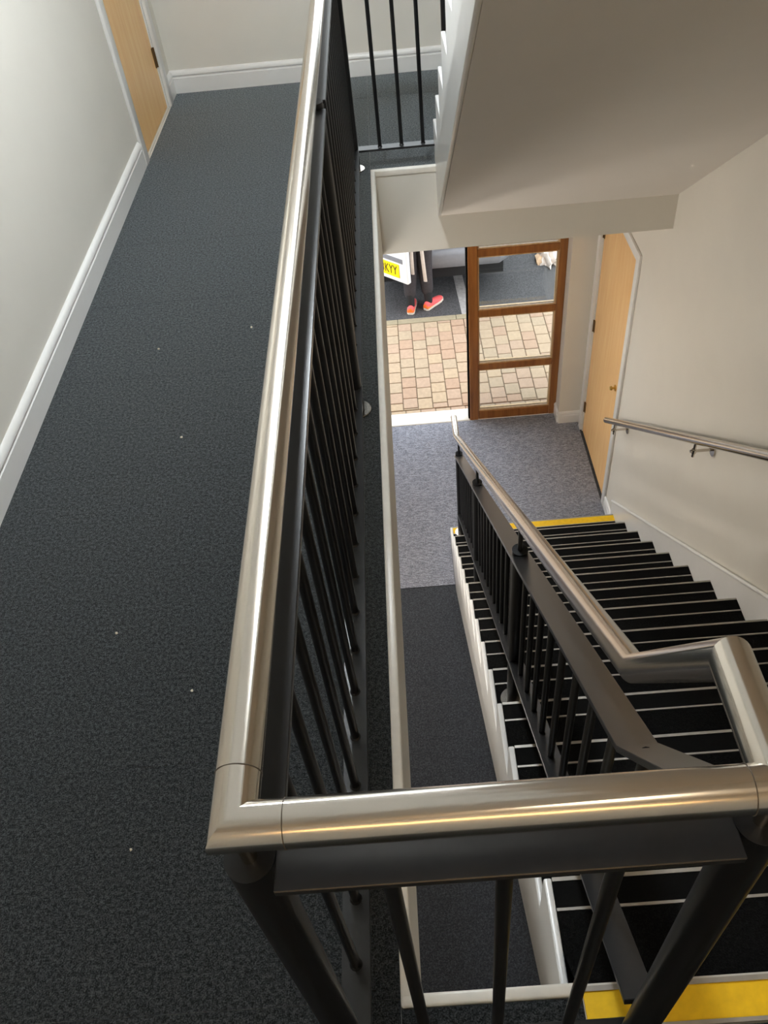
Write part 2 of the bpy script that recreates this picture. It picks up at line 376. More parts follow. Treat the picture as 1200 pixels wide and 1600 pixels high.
local(bx('frame_post', (1.362, EX1, FY0, FY1, GF, EZ), 'frame', w1, bev=0.004))
rails = [(GF, -2.868), (-2.428, -2.372), (-1.915, -1.858), (-1.397, -1.337), (EZ - 0.07, EZ)]
for a, c in rails: local(bx('frame_rail', (0.752, 1.362, FY0 + 0.005, FY1 - 0.005, a, c), 'frame', w1, bev=0.004))
for (a0, a), (c, c1) in zip(rails, rails[1:]):
    pn = local(bx('pane', (0.752, 1.362, 5.237, 5.243, a, c), 'glass', w1))
    m = B(); t = 0.011
    for y0_, y1_ in ((5.216, 5.2365), (5.2435, 5.262)):
        box(m, 0.752, 1.362, y0_, y1_, a, a + t); box(m, 0.752, 1.362, y0_, y1_, c - t, c)
        box(m, 0.752, 0.752 + t, y0_, y1_, a + t, c - t); box(m, 1.362 - t, 1.362, y0_, y1_, a + t, c - t)
    local(obj('glazing_bead', m, 'bead', w1))

# ------------------------------------------------------------------ stairs
XC = (XS1 + XWS) / 2; HW = (XWS - XS1) / 2 - 0.001
def step_parts(rise=RS):
    m = B(); box(m, -HW, HW, -G - 0.012, -0.069, -0.035, 0.0); box(m, -HW, HW, -0.069, 0.0, -0.035, -0.004)
    box(m, -HW, HW, -0.028, -0.012, -rise + 0.0, -0.035)
    st = obj('step', m, 'stepcarpet', None)
    m = B(); box(m, -HW, HW, -0.062, -0.006, -0.0038, 0.001); ins = obj('nosing_insert', m, 'rubber', st)
    m = B(); box(m, -HW, HW, -0.006, 0.0025, -0.022, 0.0022); e1 = obj('nosing_edge', m, 'alu', st)
    m = B(); box(m, -HW, HW, -0.068, -0.062, -0.0038, 0.0020); e2 = obj('nosing_edge', m, 'alu', st)
    return st, ins, e1, e2
def put_step(src, parent, loc, rz=0, first=False, ins_mat=None):
    st, ins, e1, e2 = src
    if first:
        st.parent = parent; st.location = loc; st.rotation_euler = (0, 0, rz); s = st; i = ins
    else:
        s = inst(st, parent, loc, rz); i = inst(ins, s); inst(e1, s); inst(e2, s)
    if ins_mat:
        i.data = i.data.copy(); i.data.materials.clear(); i.data.materials.append(MAT[ins_mat]); i['label'] = 'yellow nosing insert'
    return s
stair = thing('staircase', 'straight lower flight of black carpeted stairs going down to the entrance', 'staircase')
src = step_parts()
for k in range(1, 15):
    put_step(src, stair, (XC, Y0 + G * k, -RS * k), 0, k == 1, 'yellow' if k == 14 else None)
m = B(); box(m, XS1, XR - 0.001, Y0 - 0.062, Y0 - 0.006, -0.03, 0.001); o = obj('top_nosing_insert', m, 'yellow', stair); o['label'] = 'yellow insert along the landing edge'
m = B(); box(m, XS1, XR - 0.001, Y0 - 0.006, Y0 + 0.0025, -0.045, 0.0035); obj('nosing_edge', m, 'alu', stair)
m = B(); box(m, XS1, XR - 0.001, Y0 - 0.069, Y0 - 0.062, -0.03, 0.003); obj('nosing_edge', m, 'alu', stair)
pts = [(Y0 + 0.008, -0.046)]
for k in range(1, 15):
    yk = Y0 + G * k; zk = -RS * k
    pts += [(Y0 + G * (k - 1) + (0.008 if k == 1 else 0.002), zk + 0.002), (yk + 0.002, zk + 0.002)]
pts += [(Y0 + G * 14 + 0.002, GF), (Y0 + (2.955 - 0.53) / (RS / G), GF), (Y0 + 0.008, nos(Y0 + 0.008) - 0.53)]
m = B(); prism_x(m, pts, XS0, XS1); obj('stringer', m, 'gloss', stair, bev=0.004, seg=2)
m = B(); prism_x(m, [(Y0 + 0.008, nos(Y0) - 0.235), (3.53, nos(3.53) - 0.235), (3.53, GF), (Y0 + (2.955 - 0.53) / (RS / G), GF), (Y0 + 0.008, nos(Y0 + 0.008) - 0.53)], XS1, XR - 0.001)
obj('soffit', m, 'soffit', stair)
m = B(); oz = 0.125
prism_x(m, [(Y0 - 0.05, oz + 0.03), (3.84, nos(3.84) + oz), (3.84, GF), (3.76, GF), (3.40, nos(3.40) - 0.25), (Y0 - 0.05, -0.25)], XWS, XR)
obj('wall_string', m, 'gloss', stair)
m = B(); sweep(m, circ(0.010, 10), [(XWS - 0.001, -0.05 + Y0, nos(Y0 - 0.05) + oz), (XWS - 0.001, 3.84, nos(3.84) + oz)]); obj('string_bead', m, 'gloss', stair)

ust = thing('staircase.001', 'white upper flight of stairs rising overhead from the far landing', 'staircase')
for k in range(1, 15):
    s = put_step(src, ust, (XC, UY - G * k, RS * k), 0)
XU0, XU1 = 0.388, XS1 + 0.0015
pts = [(UY - G + 0.002, 0.001)]
for k in range(1, 15):
    yk = UY - G * k + 0.002; zk = RS * k + 0.002
    pts += [(yk, zk), (UY - G * (k + 1) + 0.002, zk)]
yt = UY - G * 15 + 0.10
pts[-1] = (yt, RS * 14 + 0.002)
yb = YE1 - 0.026
pts += [(yt, unos(yt) - 0.495), (yb, unos(yb) - 0.495), (yb, 0.004)]
m = B(); prism_x(m, pts, XU0, XU1); obj('stringer', m, 'gloss', ust, bev=0.004, seg=2)
m = B(); prism_x(m, [(yb, 0.0), (yt, unos(yt) - 0.24), (yt, unos(yt) - 0.495), (yb, unos(yb) - 0.495)], XU1, XR - 0.001); obj('soffit', m, 'soffit', ust)
m = B(); prism_x(m, [(UY - 0.1, 0.001), (UY - 0.1, unos(UY - 0.1) + 0.125), (yt, unos(yt) + 0.125), (yt, unos(yt) - 0.25), (yb, 0.001)], XWS, XR); obj('wall_string', m, 'gloss', ust)

# ------------------------------------------------------------------ balustrades
BR = 0.009; PR = 0.024
def vbar(name, parent, x, y, z0, z1, r=BR, n=12, mat='black'):
    m = B(); cyl(m, (x, y, z0), (x, y, z1), r, n); return obj(name, m, mat, parent)
def shared_bar(r, n=12):
    m = B(); cyl(m, (0, 0, 0), (0, 0, 1), r, n); o = obj('baluster', m, 'black'); return o
def post(parent, x, y, z0, z1, ztop_rail, flange=True, base=None):
    vbar('post', parent, x, y, z0, z1, PR, 24, 'bars')
    if flange:
        m = B(); cyl(m, (x, y, z0), (x, y, z0 + 0.006), 0.046, 28); obj('flange', m, 'steel', parent, bev=0.0015)['label'] = 'stainless floor flange'
    vbar('rail_stub', parent, x, y, z1, ztop_rail, 0.0075, 14, 'steel')
lb = thing('landing_balustrade', 'black steel balustrade with stainless handrail along the landing and stairwell edge', 'balustrade')
FYB = 3.662
m = B(); sweep(m, circ(RR, 32), [(W_, FYB, HR), (0, FYB, HR), (0, 0, HR), (W_, 0, HR)], None, (1, 1, 0)); obj('handrail', m, 'steel', lb)
for p0, p1 in (((0.045, 0, HR), (0.0458, 0, HR)), ((W_ - 0.027, 0, HR), (W_ - 0.0262, 0, HR)), ((0, 0.047, HR), (0, 0.0478, HR))):
    m = B(); cyl(m, p0, p1, RR + 0.0004, 32); obj('weld_line', m, 'groove', lb)
JY = 1.815
m = B(); sweep(m, rect(0.060, 0.010, ZB), [(W_ - 0.024, FYB, 0.012), (0.0, FYB, 0.012), (0, JY + 0.012, 0.012)]); obj('top_bar', m, 'black', lb, bev=0.001)
m = B(); sweep(m, rect(0.060, 0.010, ZB), [(0, JY - 0.012, 0), (0, 0.022, 0)]); obj('top_bar', m, 'black', lb, bev=0.001)
m = B(); sweep(m, rect(0.066, 0.010, ZB), [(0.024, 0, 0), (W_ - 0.022, 0, 0)]); obj('top_bar', m, 'black', lb, bev=0.001)
m = B(); sweep(m, rect(0.052, 0.010, 0.10), [(W_, FYB, 0), (0, FYB, 0), (0, 0, 0), (W_, 0, 0)]); obj('bottom_bar', m, 'black', lb, bev=0.001)
for x, y in ((0, 0), (0, JY), (0, FYB), (W_, FYB)): post(lb, x, y, 0.0, ZB + (0.014 if y > 1 else 0.001), HR - RR + 0.003)
post(lb, W_, 0, 0.0, ZB + 0.001, HR - RR + 0.003)
bars = [(0, 0.134 + 0.1114 * i) for i in range(15)] + [(0, JY + 0.1145 + 0.1154 * i) for i in range(15)]
bars += [(0.1225, 0), (0.235, 0), (0.345, 0)] + [(0.128, FYB), (0.232, FYB), (0.335, FYB)]
first = None
for x, y in bars:
    if first is None:
        m = B(); cyl(m, (0, 0, 0.10), (0, 0, ZB - 0.009), BR, 12); cyl(m, (0, 0, 0.10), (0, 0, 0.104), BR + 0.003, 12, BR); first = obj('baluster', m, 'bars', lb); first.location = (x, y, 0)
    else: inst(first, lb, (x, y, 0.0))

sb = thing('stair_balustrade', 'black steel balustrade with stainless handrail descending the lower flight', 'balustrade')
HO, BO, LO = 0.868, 0.725, 0.165            # handrail axis, flat bar top, bottom bar top above the nosing line
yb2 = 0.33; ye = 3.925; ze = nos(ye) + HO
m = B(); sweep(m, circ(RR, 32), [(W_, 0, HR), (W_, 0.127, HR), (W_, yb2, nos(yb2) + HO), (W_, ye, ze), (W_, 4.135, ze)], (1, 1, 0)); obj('handrail', m, 'steel', sb)
m = B(); cyl(m, (W_, 2.05, nos(2.05) + HO), (W_, 2.0508, nos(2.0508) + HO), RR + 0.0004, 32); obj('weld_line', m, 'groove', sb)
yc = 0.262
m = B(); sweep(m, rect(0.060, 0.010, 0), [(W_, 0.031, ZB - 0.012), (W_, yc, nos(yc) + BO), (W_, 3.76, nos(3.76) + BO)]); obj('top_bar', m, 'black', sb, bev=0.001)
m = B(); sweep(m, rect(0.052, 0.010, 0), [(W_, 0.026, nos(0.026) + LO), (W_, 3.73, nos(3.73) + LO)]); obj('bottom_bar', m, 'black', sb, bev=0.001)
def tread_z(y): return -RS * math.ceil((y - Y0) / G)
for y in (1.275, 2.52, 3.72):
    zt = nos(y) + BO + 0.022
    vbar('post', sb, W_, y, tread_z(y) + 0.006, zt, PR, 24, 'bars')
    m = B(); cyl(m, (W_, y, tread_z(y)), (W_, y, tread_z(y) + 0.0065), 0.046, 28); obj('flange', m, 'steel', sb)['label'] = 'stainless floor flange'
    vbar('rail_stub', sb, W_, y, zt, nos(y) + HO - RR, 0.0075, 14, 'black')
sl = RS / G
m = B(); zb0 = LO; L_ = BO - 0.010 - LO; cyl(m, (0, 0, LO - 0.005), (0, 0, BO - 0.010), BR, 12); firsts = obj('baluster', m, 'bars', sb)
ylist = [1.275 - 0.1165 * i for i in range(1, 10)] + [1.275 + 0.1132 * i for i in range(1, 11)] + [2.52 + 0.12 * i for i in range(1, 10)]
for i, y in enumerate(ylist):
    if y < yc: 
        m = B(); ztop = ZB - 0.022 - (y - 0.031) * ((ZB - 0.012 - nos(yc) - BO) / (yc - 0.031)); cyl(m, (W_, y, nos(y) + LO - 0.005), (W_, y, ztop), BR, 12); obj('baluster', m, 'bars', sb); continue
    if i == 0: firsts.location = (W_, y, nos(y))
    else: inst(firsts, sb, (W_, y, nos(y)))

ub = thing('stair_balustrade.001', 'black steel balustrade rising beside the upper flight overhead', 'balustrade')
m = B(); sweep(m, circ(RR, 24), [(W_, FYB - 0.03, HR + 0.06), (W_, 0.25, unos(0.25) + HO)]); obj('handrail', m, 'steel', ub)
m = B(); sweep(m, rect(0.060, 0.010, 0), [(W_, FYB - 0.03, unos(FYB - 0.03) + BO - 0.0), (W_, 0.25, unos(0.25) + BO)]); obj('top_bar', m, 'black', ub)
m = B(); sweep(m, rect(0.052, 0.010, 0), [(W_, FYB - 0.03, unos(FYB - 0.03) + 0.04), (W_, 0.25, unos(0.25) + 0.04)]); obj('bottom_bar', m, 'black', ub)
m = B(); cyl(m, (0, 0, 0.035), (0, 0, BO - 0.010), BR, 8); fu = obj('baluster', m, 'black', ub); fu.location = (W_, 3.52, unos(3.52))
for i in range(1, 28): inst(fu, ub, (W_, 3.52 - 0.1165 * i, unos(3.52 - 0.1165 * i)))

# wall handrail
wr = thing('wall_handrail', 'stainless handrail on brackets along the right wall above the stairs', 'handrail')
XH = XWS - 0.078; hw0 = (XH, 4.0, nos(4.0) + 0.895)
m = B(); sweep(m, circ(0.021, 24), [hw0, (XH, 0.0, nos(0.0) + 0.895)]); obj('rail', m, 'steel', wr, bev=0.003)
for y in (3.80, 2.56, 1.30, 0.2):
    z = nos(y) + 0.895
    m = B(); cyl(m, (XH, y, z - 0.012), (XH, y, z - 0.105), 0.0075, 12); cyl(m, (XH - 0.018, y, z - 0.070), (XR - 0.004, y, z - 0.070), 0.0075, 12)
    cyl(m, (XH, y, z - 0.060), (XH, y, z - 0.080), 0.012, 12)
    br = obj('bracket', m, 'steel', wr)
    m = B(); cyl(m, (XR, y, z - 0.070), (XR - 0.007, y, z - 0.070), 0.034, 24); obj('rosette', m, 'steel', br)

# ------------------------------------------------------------------ unseen lamps added to light the room
def added_ceiling_lamp(x, y, z, r, color, power, label):
    t = thing('added_ceiling_light', label, 'light', loc=(x, y, z))
    m = B(); cyl(m, (0, 0, -0.03), (0, 0, 0), r + 0.015, 32); obj('base', m, 'gloss', t)
    m = B(); cyl(m, (0, 0, -0.075), (0, 0, -0.03), r * 0.8, 32, r); obj('diffuser', m, emit('lit_diffuser', color, 3.0), t)
    l = bpy.data.lights.new('added_ceiling_lamp', 'AREA'); l.shape = 'DISK'; l.size = 2 * r; l.energy = power; l.color = color
    lo = bpy.data.objects.new('added_ceiling_lamp', l); COL.objects.link(lo); lo.parent = t; lo.location = (0, 0, -0.085)
pt_ = thing('added_pendant', 'unseen shaded globe pendant added over the stairwell to brighten the long landing', 'light', loc=(-0.06, 2.35, CEIL2))  # pendant added out of view to brighten the side walls and stringer
m = B(); cyl(m, (0, 0, -0.02), (0, 0, 0), 0.05, 24); obj('ceiling_rose', m, 'gloss', pt_)
m = B(); cyl(m, (0, 0, -0.9), (0, 0, -0.02), 0.006, 10); obj('cord', m, 'gloss', pt_)
m = B(); bmesh.ops.create_uvsphere(m, u_segments=28, v_segments=16, radius=0.12, matrix=Matrix.Translation((0, 0, -1.0)))
obj('globe', m, emit('cool_fill_globe', (0.89, 0.955, 1.0), 165 / (math.pi * 4 * math.pi * 0.0144)), pt_, smooth=80)
added_ceiling_lamp(0.6, -0.95, CEIL1, 0.17, (1.0, 0.86, 0.66), 4, 'unseen round warm ceiling light added over the near landing')  # ceiling light added out of view to lift the near landing
def globe(x, y, z, power, label):
    t = thing('unseen_wall_light', label, 'light', loc=(x, y, z))
    m = B(); cyl(m, (0, 0, 0), (0.03, 0, 0), 0.07, 28); obj('base', m, 'gloss', t)
    m = B(); bmesh.ops.create_uvsphere(m, u_segments=24, v_segments=14, radius=0.11, matrix=Matrix.Translation((0.13, 0, 0)))
    obj('globe', m, emit('fill_globe', (1.0, 0.93, 0.85), power / (math.pi * 4 * math.pi * 0.0121)), t, smooth=80)
m = B(); prof_ = [(0.02, -0.84), (0.08, -0.855), (0.132, -0.89), (0.155, -0.940), (0.150, -0.941), (0.128, -0.895), (0.075, -0.861), (0.02, -0.847)]
rg = [[m.verts.new((r * math.cos(q), r * math.sin(q), z)) for q in [2 * math.pi * j / 32 for j in range(32)]] for r, z in prof_]
for a, c in zip(rg, rg[1:]):
    for j in range(32): m.faces.new((a[j], a[(j + 1) % 32], c[(j + 1) % 32], c[j]))
obj('shade', m, 'gloss', pt_, smooth=60)  # dome added to keep the pendant's light off the ceiling
hp = thing('added_pendant', 'unseen globe pendant added under the landing to brighten the lower hall', 'light', loc=(-0.27, 2.2, SLAB))  # second added pendant, out of view, hung low to reach the soffit
m = B(); cyl(m, (0, 0, -0.02), (0, 0, 0), 0.05, 24); obj('ceiling_rose', m, 'gloss', hp)
m = B(); cyl(m, (0, 0, -0.38), (0, 0, -0.02), 0.006, 10); obj('cord', m, 'gloss', hp)
m = B(); bmesh.ops.create_uvsphere(m, u_segments=28, v_segments=16, radius=0.11, matrix=Matrix.Translation((0, 0, -0.47)))
obj('globe', m, emit('fill_globe_hall', (1.0, 0.93, 0.85), 16 / (math.pi * 4 * math.pi * 0.0121)), hp, smooth=80)
globe(XL, 3.4, -1.15, 52, 'unseen globe light added on the lower hall wall near the entrance')  # globe added out of view to lift the pier and cupboard door
t = thing('unseen_wall_light', 'unseen long warm wall light behind the near landing, shaped for the rail streak', 'light', loc=(0.3, YN, 1.75))  # fixture unseen; lengthened so its streak runs along the front rail
bx('base', (-0.6, 0.6, 0.0, 0.03, -0.05, 0.05), 'gloss', t, bev=0.004)
bx('diffuser', (-0.58, 0.58, 0.03, 0.06, -0.025, 0.025), emit('warm_diffuser', (1.0, 0.58, 0.20), 16.0), t, bev=0.006)

# ------------------------------------------------------------------ outside: paving, kerb, car park
pv = struct(bx('pavement', (-4.5, 6.0, 5.36, 6.90, OUT - 0.25, OUT - 0.012), 'joint'))
PW = 0.1345
def block(x0, x1, y0, y1):
    m = B(); g = 0.0035; dz = random.uniform(-0.0018, 0.0018)
    box(m, x0 + g, x1 - g, y0 + g, y1 - g, OUT - 0.06, OUT + dz); obj('paving_block', m, random.choice(PAV), pv, bev=0.004, seg=1)
xa = -0.036
for i in range(-5, 14):
    x0 = xa + i * PW; y = 5.46; end = 6.845
    block(x0 + 0.02, x0 + PW + 0.02, 5.365, 5.455)
    off = [0.05, 0.13, 0.0, 0.085][i % 4]
    L = 0.155 - off if off else 0.155
    while y < end - 0.01:
        y1 = min(y + L, end)
        if y1 - y > 0.02: block(x0, x0 + PW, y, y1)
        y = y1; L = random.choice((0.155, 0.155, 0.155, 0.155, 0.16, 0.145))
    
for i in range(-3, 5):
    m = B(); box(m, -0.5 + 0.6 * i + 0.002, 0.1 + 0.6 * i - 0.002, 6.848, 6.93, OUT - 0.1, OUT + 0.002); obj('kerb_stone', m, 'kerb', pv, bev=0.004)
cp = struct(bx('car_park', (-14, 16, 6.90, 30, OUT - 0.25, OUT - 0.006), 'asphalt'))
m = B(); v = [(0.765, 6.94), (0.865, 6.93), (0.83, 8.0), (0.73, 8.0)]
vs = [m.verts.new((x, y, z)) for z in (OUT - 0.0065, OUT - 0.0045) for x, y in v]
m.faces.new(vs[:4][::-1]); m.faces.new(vs[4:])
for i in range(4): m.faces.new((vs[i], vs[(i + 1) % 4], vs[4 + (i + 1) % 4], vs[4 + i]))
obj('parking_line', m, 'line', cp)

# ------------------------------------------------------------------ van with its left rear door open
van = thing('van', 'white van with its left rear door open, showing a yellow number plate', 'van', loc=(0.55, 7.5, OUT))
VX0, VX1, VY = -0.235, 1.34, 7.30
def vp(name, bm, mat, par=None, **k): return local(obj(name, bm, mat, par or van, **k))
m = B()
prof = [(VY + 0.50, OUT + 0.52), (VY + 0.50, OUT + 1.2), (VY + 0.50, OUT + 2.15), (VY + 2.9, OUT + 2.2), (VY + 3.6, OUT + 1.35), (VY + 4.5, OUT + 1.1), (VY + 4.65, OUT + 0.45), (VY + 4.5, OUT + 0.30), (VY + 0.10, OUT + 0.36), (VY + 0.10, OUT + 0.52)]
prism_x(m, prof, VX0, VX1); vp('body', m, 'vanwhite', bev=0.03, seg=3)
m = B(); box(m, VX0, VX0 + 0.05, VY + 0.05, VY + 0.52, OUT + 0.50, OUT + 2.15); box(m, VX1 - 0.05, VX1, VY + 0.02, VY + 0.52, OUT + 0.50, OUT + 2.15); box(m, VX0 + 0.05, VX1 - 0.05, VY + 0.10, VY + 0.52, OUT + 2.08, OUT + 2.15); vp('rear_pillar', m, 'vanwhite', bev=0.015, seg=2)
m = B(); sweep(m, [(-0.06, -0.10), (0.055, -0.10), (0.07, -0.03), (0.065, 0.05), (0.035, 0.085), (-0.06, 0.085)], [(VX0 + 0.02, VY + 0.25, OUT + 0.47), (VX0 + 0.02, VY - 0.02, OUT + 0.47), (VX1 - 0.18, VY - 0.02, OUT + 0.47), (VX1, VY + 0.16, OUT + 0.47), (VX1, VY + 0.30, OUT + 0.47)])
vp('rear_bumper', m, 'vangrey', bev=0.012, seg=2)
m = B(); box(m, VX0 + 0.1, VX1 - 0.1, VY + 0.05, VY + 4.2, OUT + 0.20, OUT + 0.32); vp('underside', m, 'dark')
for y in (VY + 0.95, VY + 3.75):
    for x in (VX0 + 0.12, VX1 - 0.12):
        m = B(); cyl(m, (x - 0.1, y, OUT + 0.305), (x + 0.1, y, OUT + 0.305), 0.31, 28); w = vp('wheel', m, 'tyre', bev=0.02)
        m = B(); cyl(m, (x - 0.105, y, OUT + 0.305), (x + 0.105, y, OUT + 0.305), 0.19, 20); local(obj('hub_cap', m, 'vangrey', w)).matrix_parent_inverse = Matrix.Identity(4)
m = B(); box(m, VX1 - 0.10, VX1 + 0.004, VY + 0.03, VY + 0.13, OUT + 0.75, OUT + 1.25); vp('tail_lamp', m, 'red', bev=0.01)
m = B(); box(m, 0.66, VX1 - 0.12, VY + 0.012, VY + 0.045, OUT + 0.58, OUT + 1.95); vp('right_rear_door', m, 'vanwhite', bev=0.012, seg=2)
# open left door: built flat along +x from its hinge, then turned
th = math.radians(42); d_ = Vector((math.cos(th), -math.sin(th), 0)); free = Vector((0.236, 6.90, 0)); DW = 0.63
hin = free - d_ * DW
RM = Matrix.Translation((hin.x, hin.y, 0)) @ Matrix.Rotation(-th, 4, 'Z')
def dp(name, bm, mat, par, bev=0, seg=1):
    o = obj(name, bm, mat, None, bev=bev, seg=seg); o.data.transform(RM); o.parent = par; return o
DZ0 = -2.588
m = B(); box(m, 0.0, DW, 0.0, 0.055, DZ0, OUT + 2.0); vd = dp('rear_door', m, 'vanwhite', van, 0.012, 3); vd.matrix_parent_inverse = Matrix.Translation(van.location).inverted()
m = B(); box(m, 0.03, DW - 0.052, -0.004, 0.003, -2.375, -2.325); dp('plate_recess', m, 'vangrey', vd, 0.002)
m = B(); box(m, DW - 0.10 - 0.52, DW - 0.10, -0.007, 0.001, -2.540, -2.393); dp('number_plate', m, 'plate', vd, 0.003)
cu = bpy.data.curves.new('plate_text', 'FONT'); cu.body = '3KYY'; cu.size = 0.125; cu.align_x = 'RIGHT'; cu.align_y = 'CENTER'; cu.extrude = 0.0015; cu.space_character = 1.05
to = bpy.data.objects.new('plate_text', cu); COL.objects.link(to)
bpy.context.view_layer.update(); me = bpy.data.meshes.new_from_object(to.evaluated_get(bpy.context.evaluated_depsgraph_get())); bpy.data.objects.remove(to)
me.transform(RM @ Matrix.Translation((DW - 0.125, -0.0085, -2.468)) @ Matrix.Rotation(math.radians(90), 4, 'X') @ Matrix.Diagonal((0.67, 1.08, 1, 1)))
me.materials.clear(); me.materials.append(MAT['ink']); pt = bpy.data.objects.new('plate_lettering', me); COL.objects.link(pt); pt.parent = vd

# ------------------------------------------------------------------ person loading the van
def skin_mesh(name, verts, edges, radii, mat, parent, root=0, sub=2):
    me = bpy.data.meshes.new(name); me.from_pydata([Vector(v) for v in verts], edges, [])
    o = bpy.data.objects.new(name, me); COL.objects.link(o)
    md = o.modifiers.new('s', 'SKIN'); md.use_smooth_shade = True
    for i, r in enumerate(radii):
        sv = me.skin_vertices[0].data[i]; sv.radius = (r, r) if not isinstance(r, tuple) else r; sv.use_root = (i == root)
    o.modifiers.new('d', 'SUBSURF').levels = sub
    bpy.context.view_layer.update()
    nm = bpy.data.meshes.new_from_object(o.evaluated_get(bpy.context.evaluated_depsgraph_get()))
    bpy.data.objects.remove(o); nm.name = name
    for p in nm.polygons: p.use_smooth = True
    nm.materials.clear(); nm.materials.append(MAT[mat])
    r = bpy.data.objects.new(name, nm); COL.objects.link(r); r.parent = parent; return r
per = thing('person', 'person in dark trousers with pale hanging strips and coral and orange trainers beside the van', 'person', loc=(0.34, 7.10, OUT))
# local frame: origin between the feet on the ground, facing +y
A_L, A_R = (-0.092, -0.03, 0.10), (0.095, 0.015, 0.10)
K_L, K_R = (-0.075, 0.06, 0.47), (0.075, 0.09, 0.48)
H_L, H_R = (-0.085, 0.08, 0.88), (0.085, 0.08, 0.88)
bv = [(0, 0.08, 0.95), (0, 0.10, 1.12), (0, 0.13, 1.30), (0, 0.14, 1.42), (0, 0.15, 1.50), (0, 0.17, 1.58), (0, 0.175, 1.66),
      H_L, K_L, A_L, H_R, K_R, A_R,
      (-0.17, 0.13, 1.40), (-0.23, 0.20, 1.14), (-0.20, 0.25, 0.93), (-0.19, 0.28, 0.88),
      (0.17, 0.13, 1.40), (0.24, 0.19, 1.14), (0.22, 0.25, 0.94), (0.21, 0.28, 0.89)]
be = [(0, 1), (1, 2), (2, 3), (3, 4), (4, 5), (5, 6), (0, 7), (7, 8), (8, 9), (0, 10), (10, 11), (11, 12), (3, 13), (13, 14), (14, 15), (15, 16), (3, 17), (17, 18), (18, 19), (19, 20)]
br_ = [0.13, 0.115, 0.13, 0.10, 0.05, 0.075, 0.085, 0.08, 0.052, 0.034, 0.08, 0.052, 0.034, 0.055, 0.042, 0.028, 0.032, 0.055, 0.042, 0.028, 0.032]
for s, hx in ((-1, 16), (1, 20)):
    px, py, pz = bv[hx]
    for f, (dx, L) in enumerate(((-0.026, 0.062), (-0.009, 0.070), (0.009, 0.066), (0.026, 0.052))):
        i = len(bv); bv += [(px + dx, py + 0.015, pz - 0.045), (px + dx * 1.1, py + 0.027, pz - 0.045 - L * 0.6), (px + dx * 1.1, py + 0.022, pz - 0.05 - L * 0.9)]
        be += [(hx, i), (i, i + 1), (i + 1, i + 2)]; br_ += [0.010, 0.0085, 0.0075]
    i = len(bv); bv += [(px - s * 0.036, py + 0.015, pz - 0.02), (px - s * 0.05, py + 0.03, pz - 0.06)]; be += [(hx, i), (i, i + 1)]; br_ += [0.011, 0.009]
skin_mesh('body', bv, be, br_, 'skin', per)
m = B(); bmesh.ops.create_icosphere(m, subdivisions=3, radius=1.0, matrix=Matrix.Translation((0, 0.165, 1.655)) @ Matrix.Diagonal((0.095, 0.108, 0.105, 1)))
for v in m.verts:
    if v.co.y > 0.215 and v.co.z < 1.68: v.co.y -= 0.05
obj('hair', m, 'hair', per, smooth=80)
m = B(); bmesh.ops.create_icosphere(m, subdivisions=1, radius=0.014, matrix=Matrix.Translation((0, 0.275, 1.61))); obj('nose', m, 'skin', per)
skin_mesh('trousers', [(0, 0.08, 0.98), (0, 0.08, 0.90), H_L, K_L, (A_L[0], A_L[1] + 0.012, 0.13), H_R, K_R, (A_R[0], A_R[1] + 0.012, 0.13)],
          [(0, 1), (1, 2), (2, 3), (3, 4), (1, 5), (5, 6), (6, 7)], [0.14, 0.13, 0.105, 0.086, 0.062, 0.105, 0.086, 0.062], 'trousers', per, 1)
skin_mesh('jacket', [(0, 0.09, 0.92), (0, 0.10, 1.10), (0, 0.13, 1.30), (0, 0.14, 1.43), (-0.18, 0.13, 1.39), (-0.235, 0.20, 1.14), (-0.203, 0.24, 0.955), (0.18, 0.13, 1.39), (0.245, 0.19, 1.14), (0.223, 0.24, 0.965)],
          [(0, 1), (1, 2), (2, 3), (3, 4), (4, 5), (5, 6), (3, 7), (7, 8), (8, 9)], [0.155, 0.145, 0.155, 0.10, 0.075, 0.058, 0.043, 0.075, 0.058, 0.043], 'jacket', per, 1)
for A in (A_L, A_R):
    m = B(); cyl(m, (A[0], A[1] + 0.006, 0.06), (A[0], A[1] + 0.012, 0.20), 0.043, 18, 0.046); obj('sock', m, 'dark', per, smooth=60)
for (x0, x1, z0, z1, w, y) in ((-0.05, -0.048, 0.98, 0.44, 0.034, -0.075), (0.035, 0.075, 1.0, 0.34, 0.036, -0.06)):
    m = B(); n = 9; pr = []
    for i in range(n):
        f = i / (n - 1); cx = x0 + (x1 - x0) * f; z = z0 + (z1 - z0) * f; yy = y + 0.012 * math.sin(f * 7)
        pr.append([m.verts.new((cx + sx * w / 2, yy + sy * 0.008 + 0.006 * math.sin(f * 9 + sx), z)) for sx, sy in ((-1, 0), (0, -1), (1, 0), (0, 1))])
    for a, c in zip(pr, pr[1:]):
        for j in range(4): m.faces.new((a[j], a[(j + 1) % 4], c[(j + 1) % 4], c[j]))
    m.faces.new(pr[0]); m.faces.new(pr[-1]); obj('hanging_strip', m, 'pale', per, smooth=80)['label'] = 'pale hanging cloth strip'
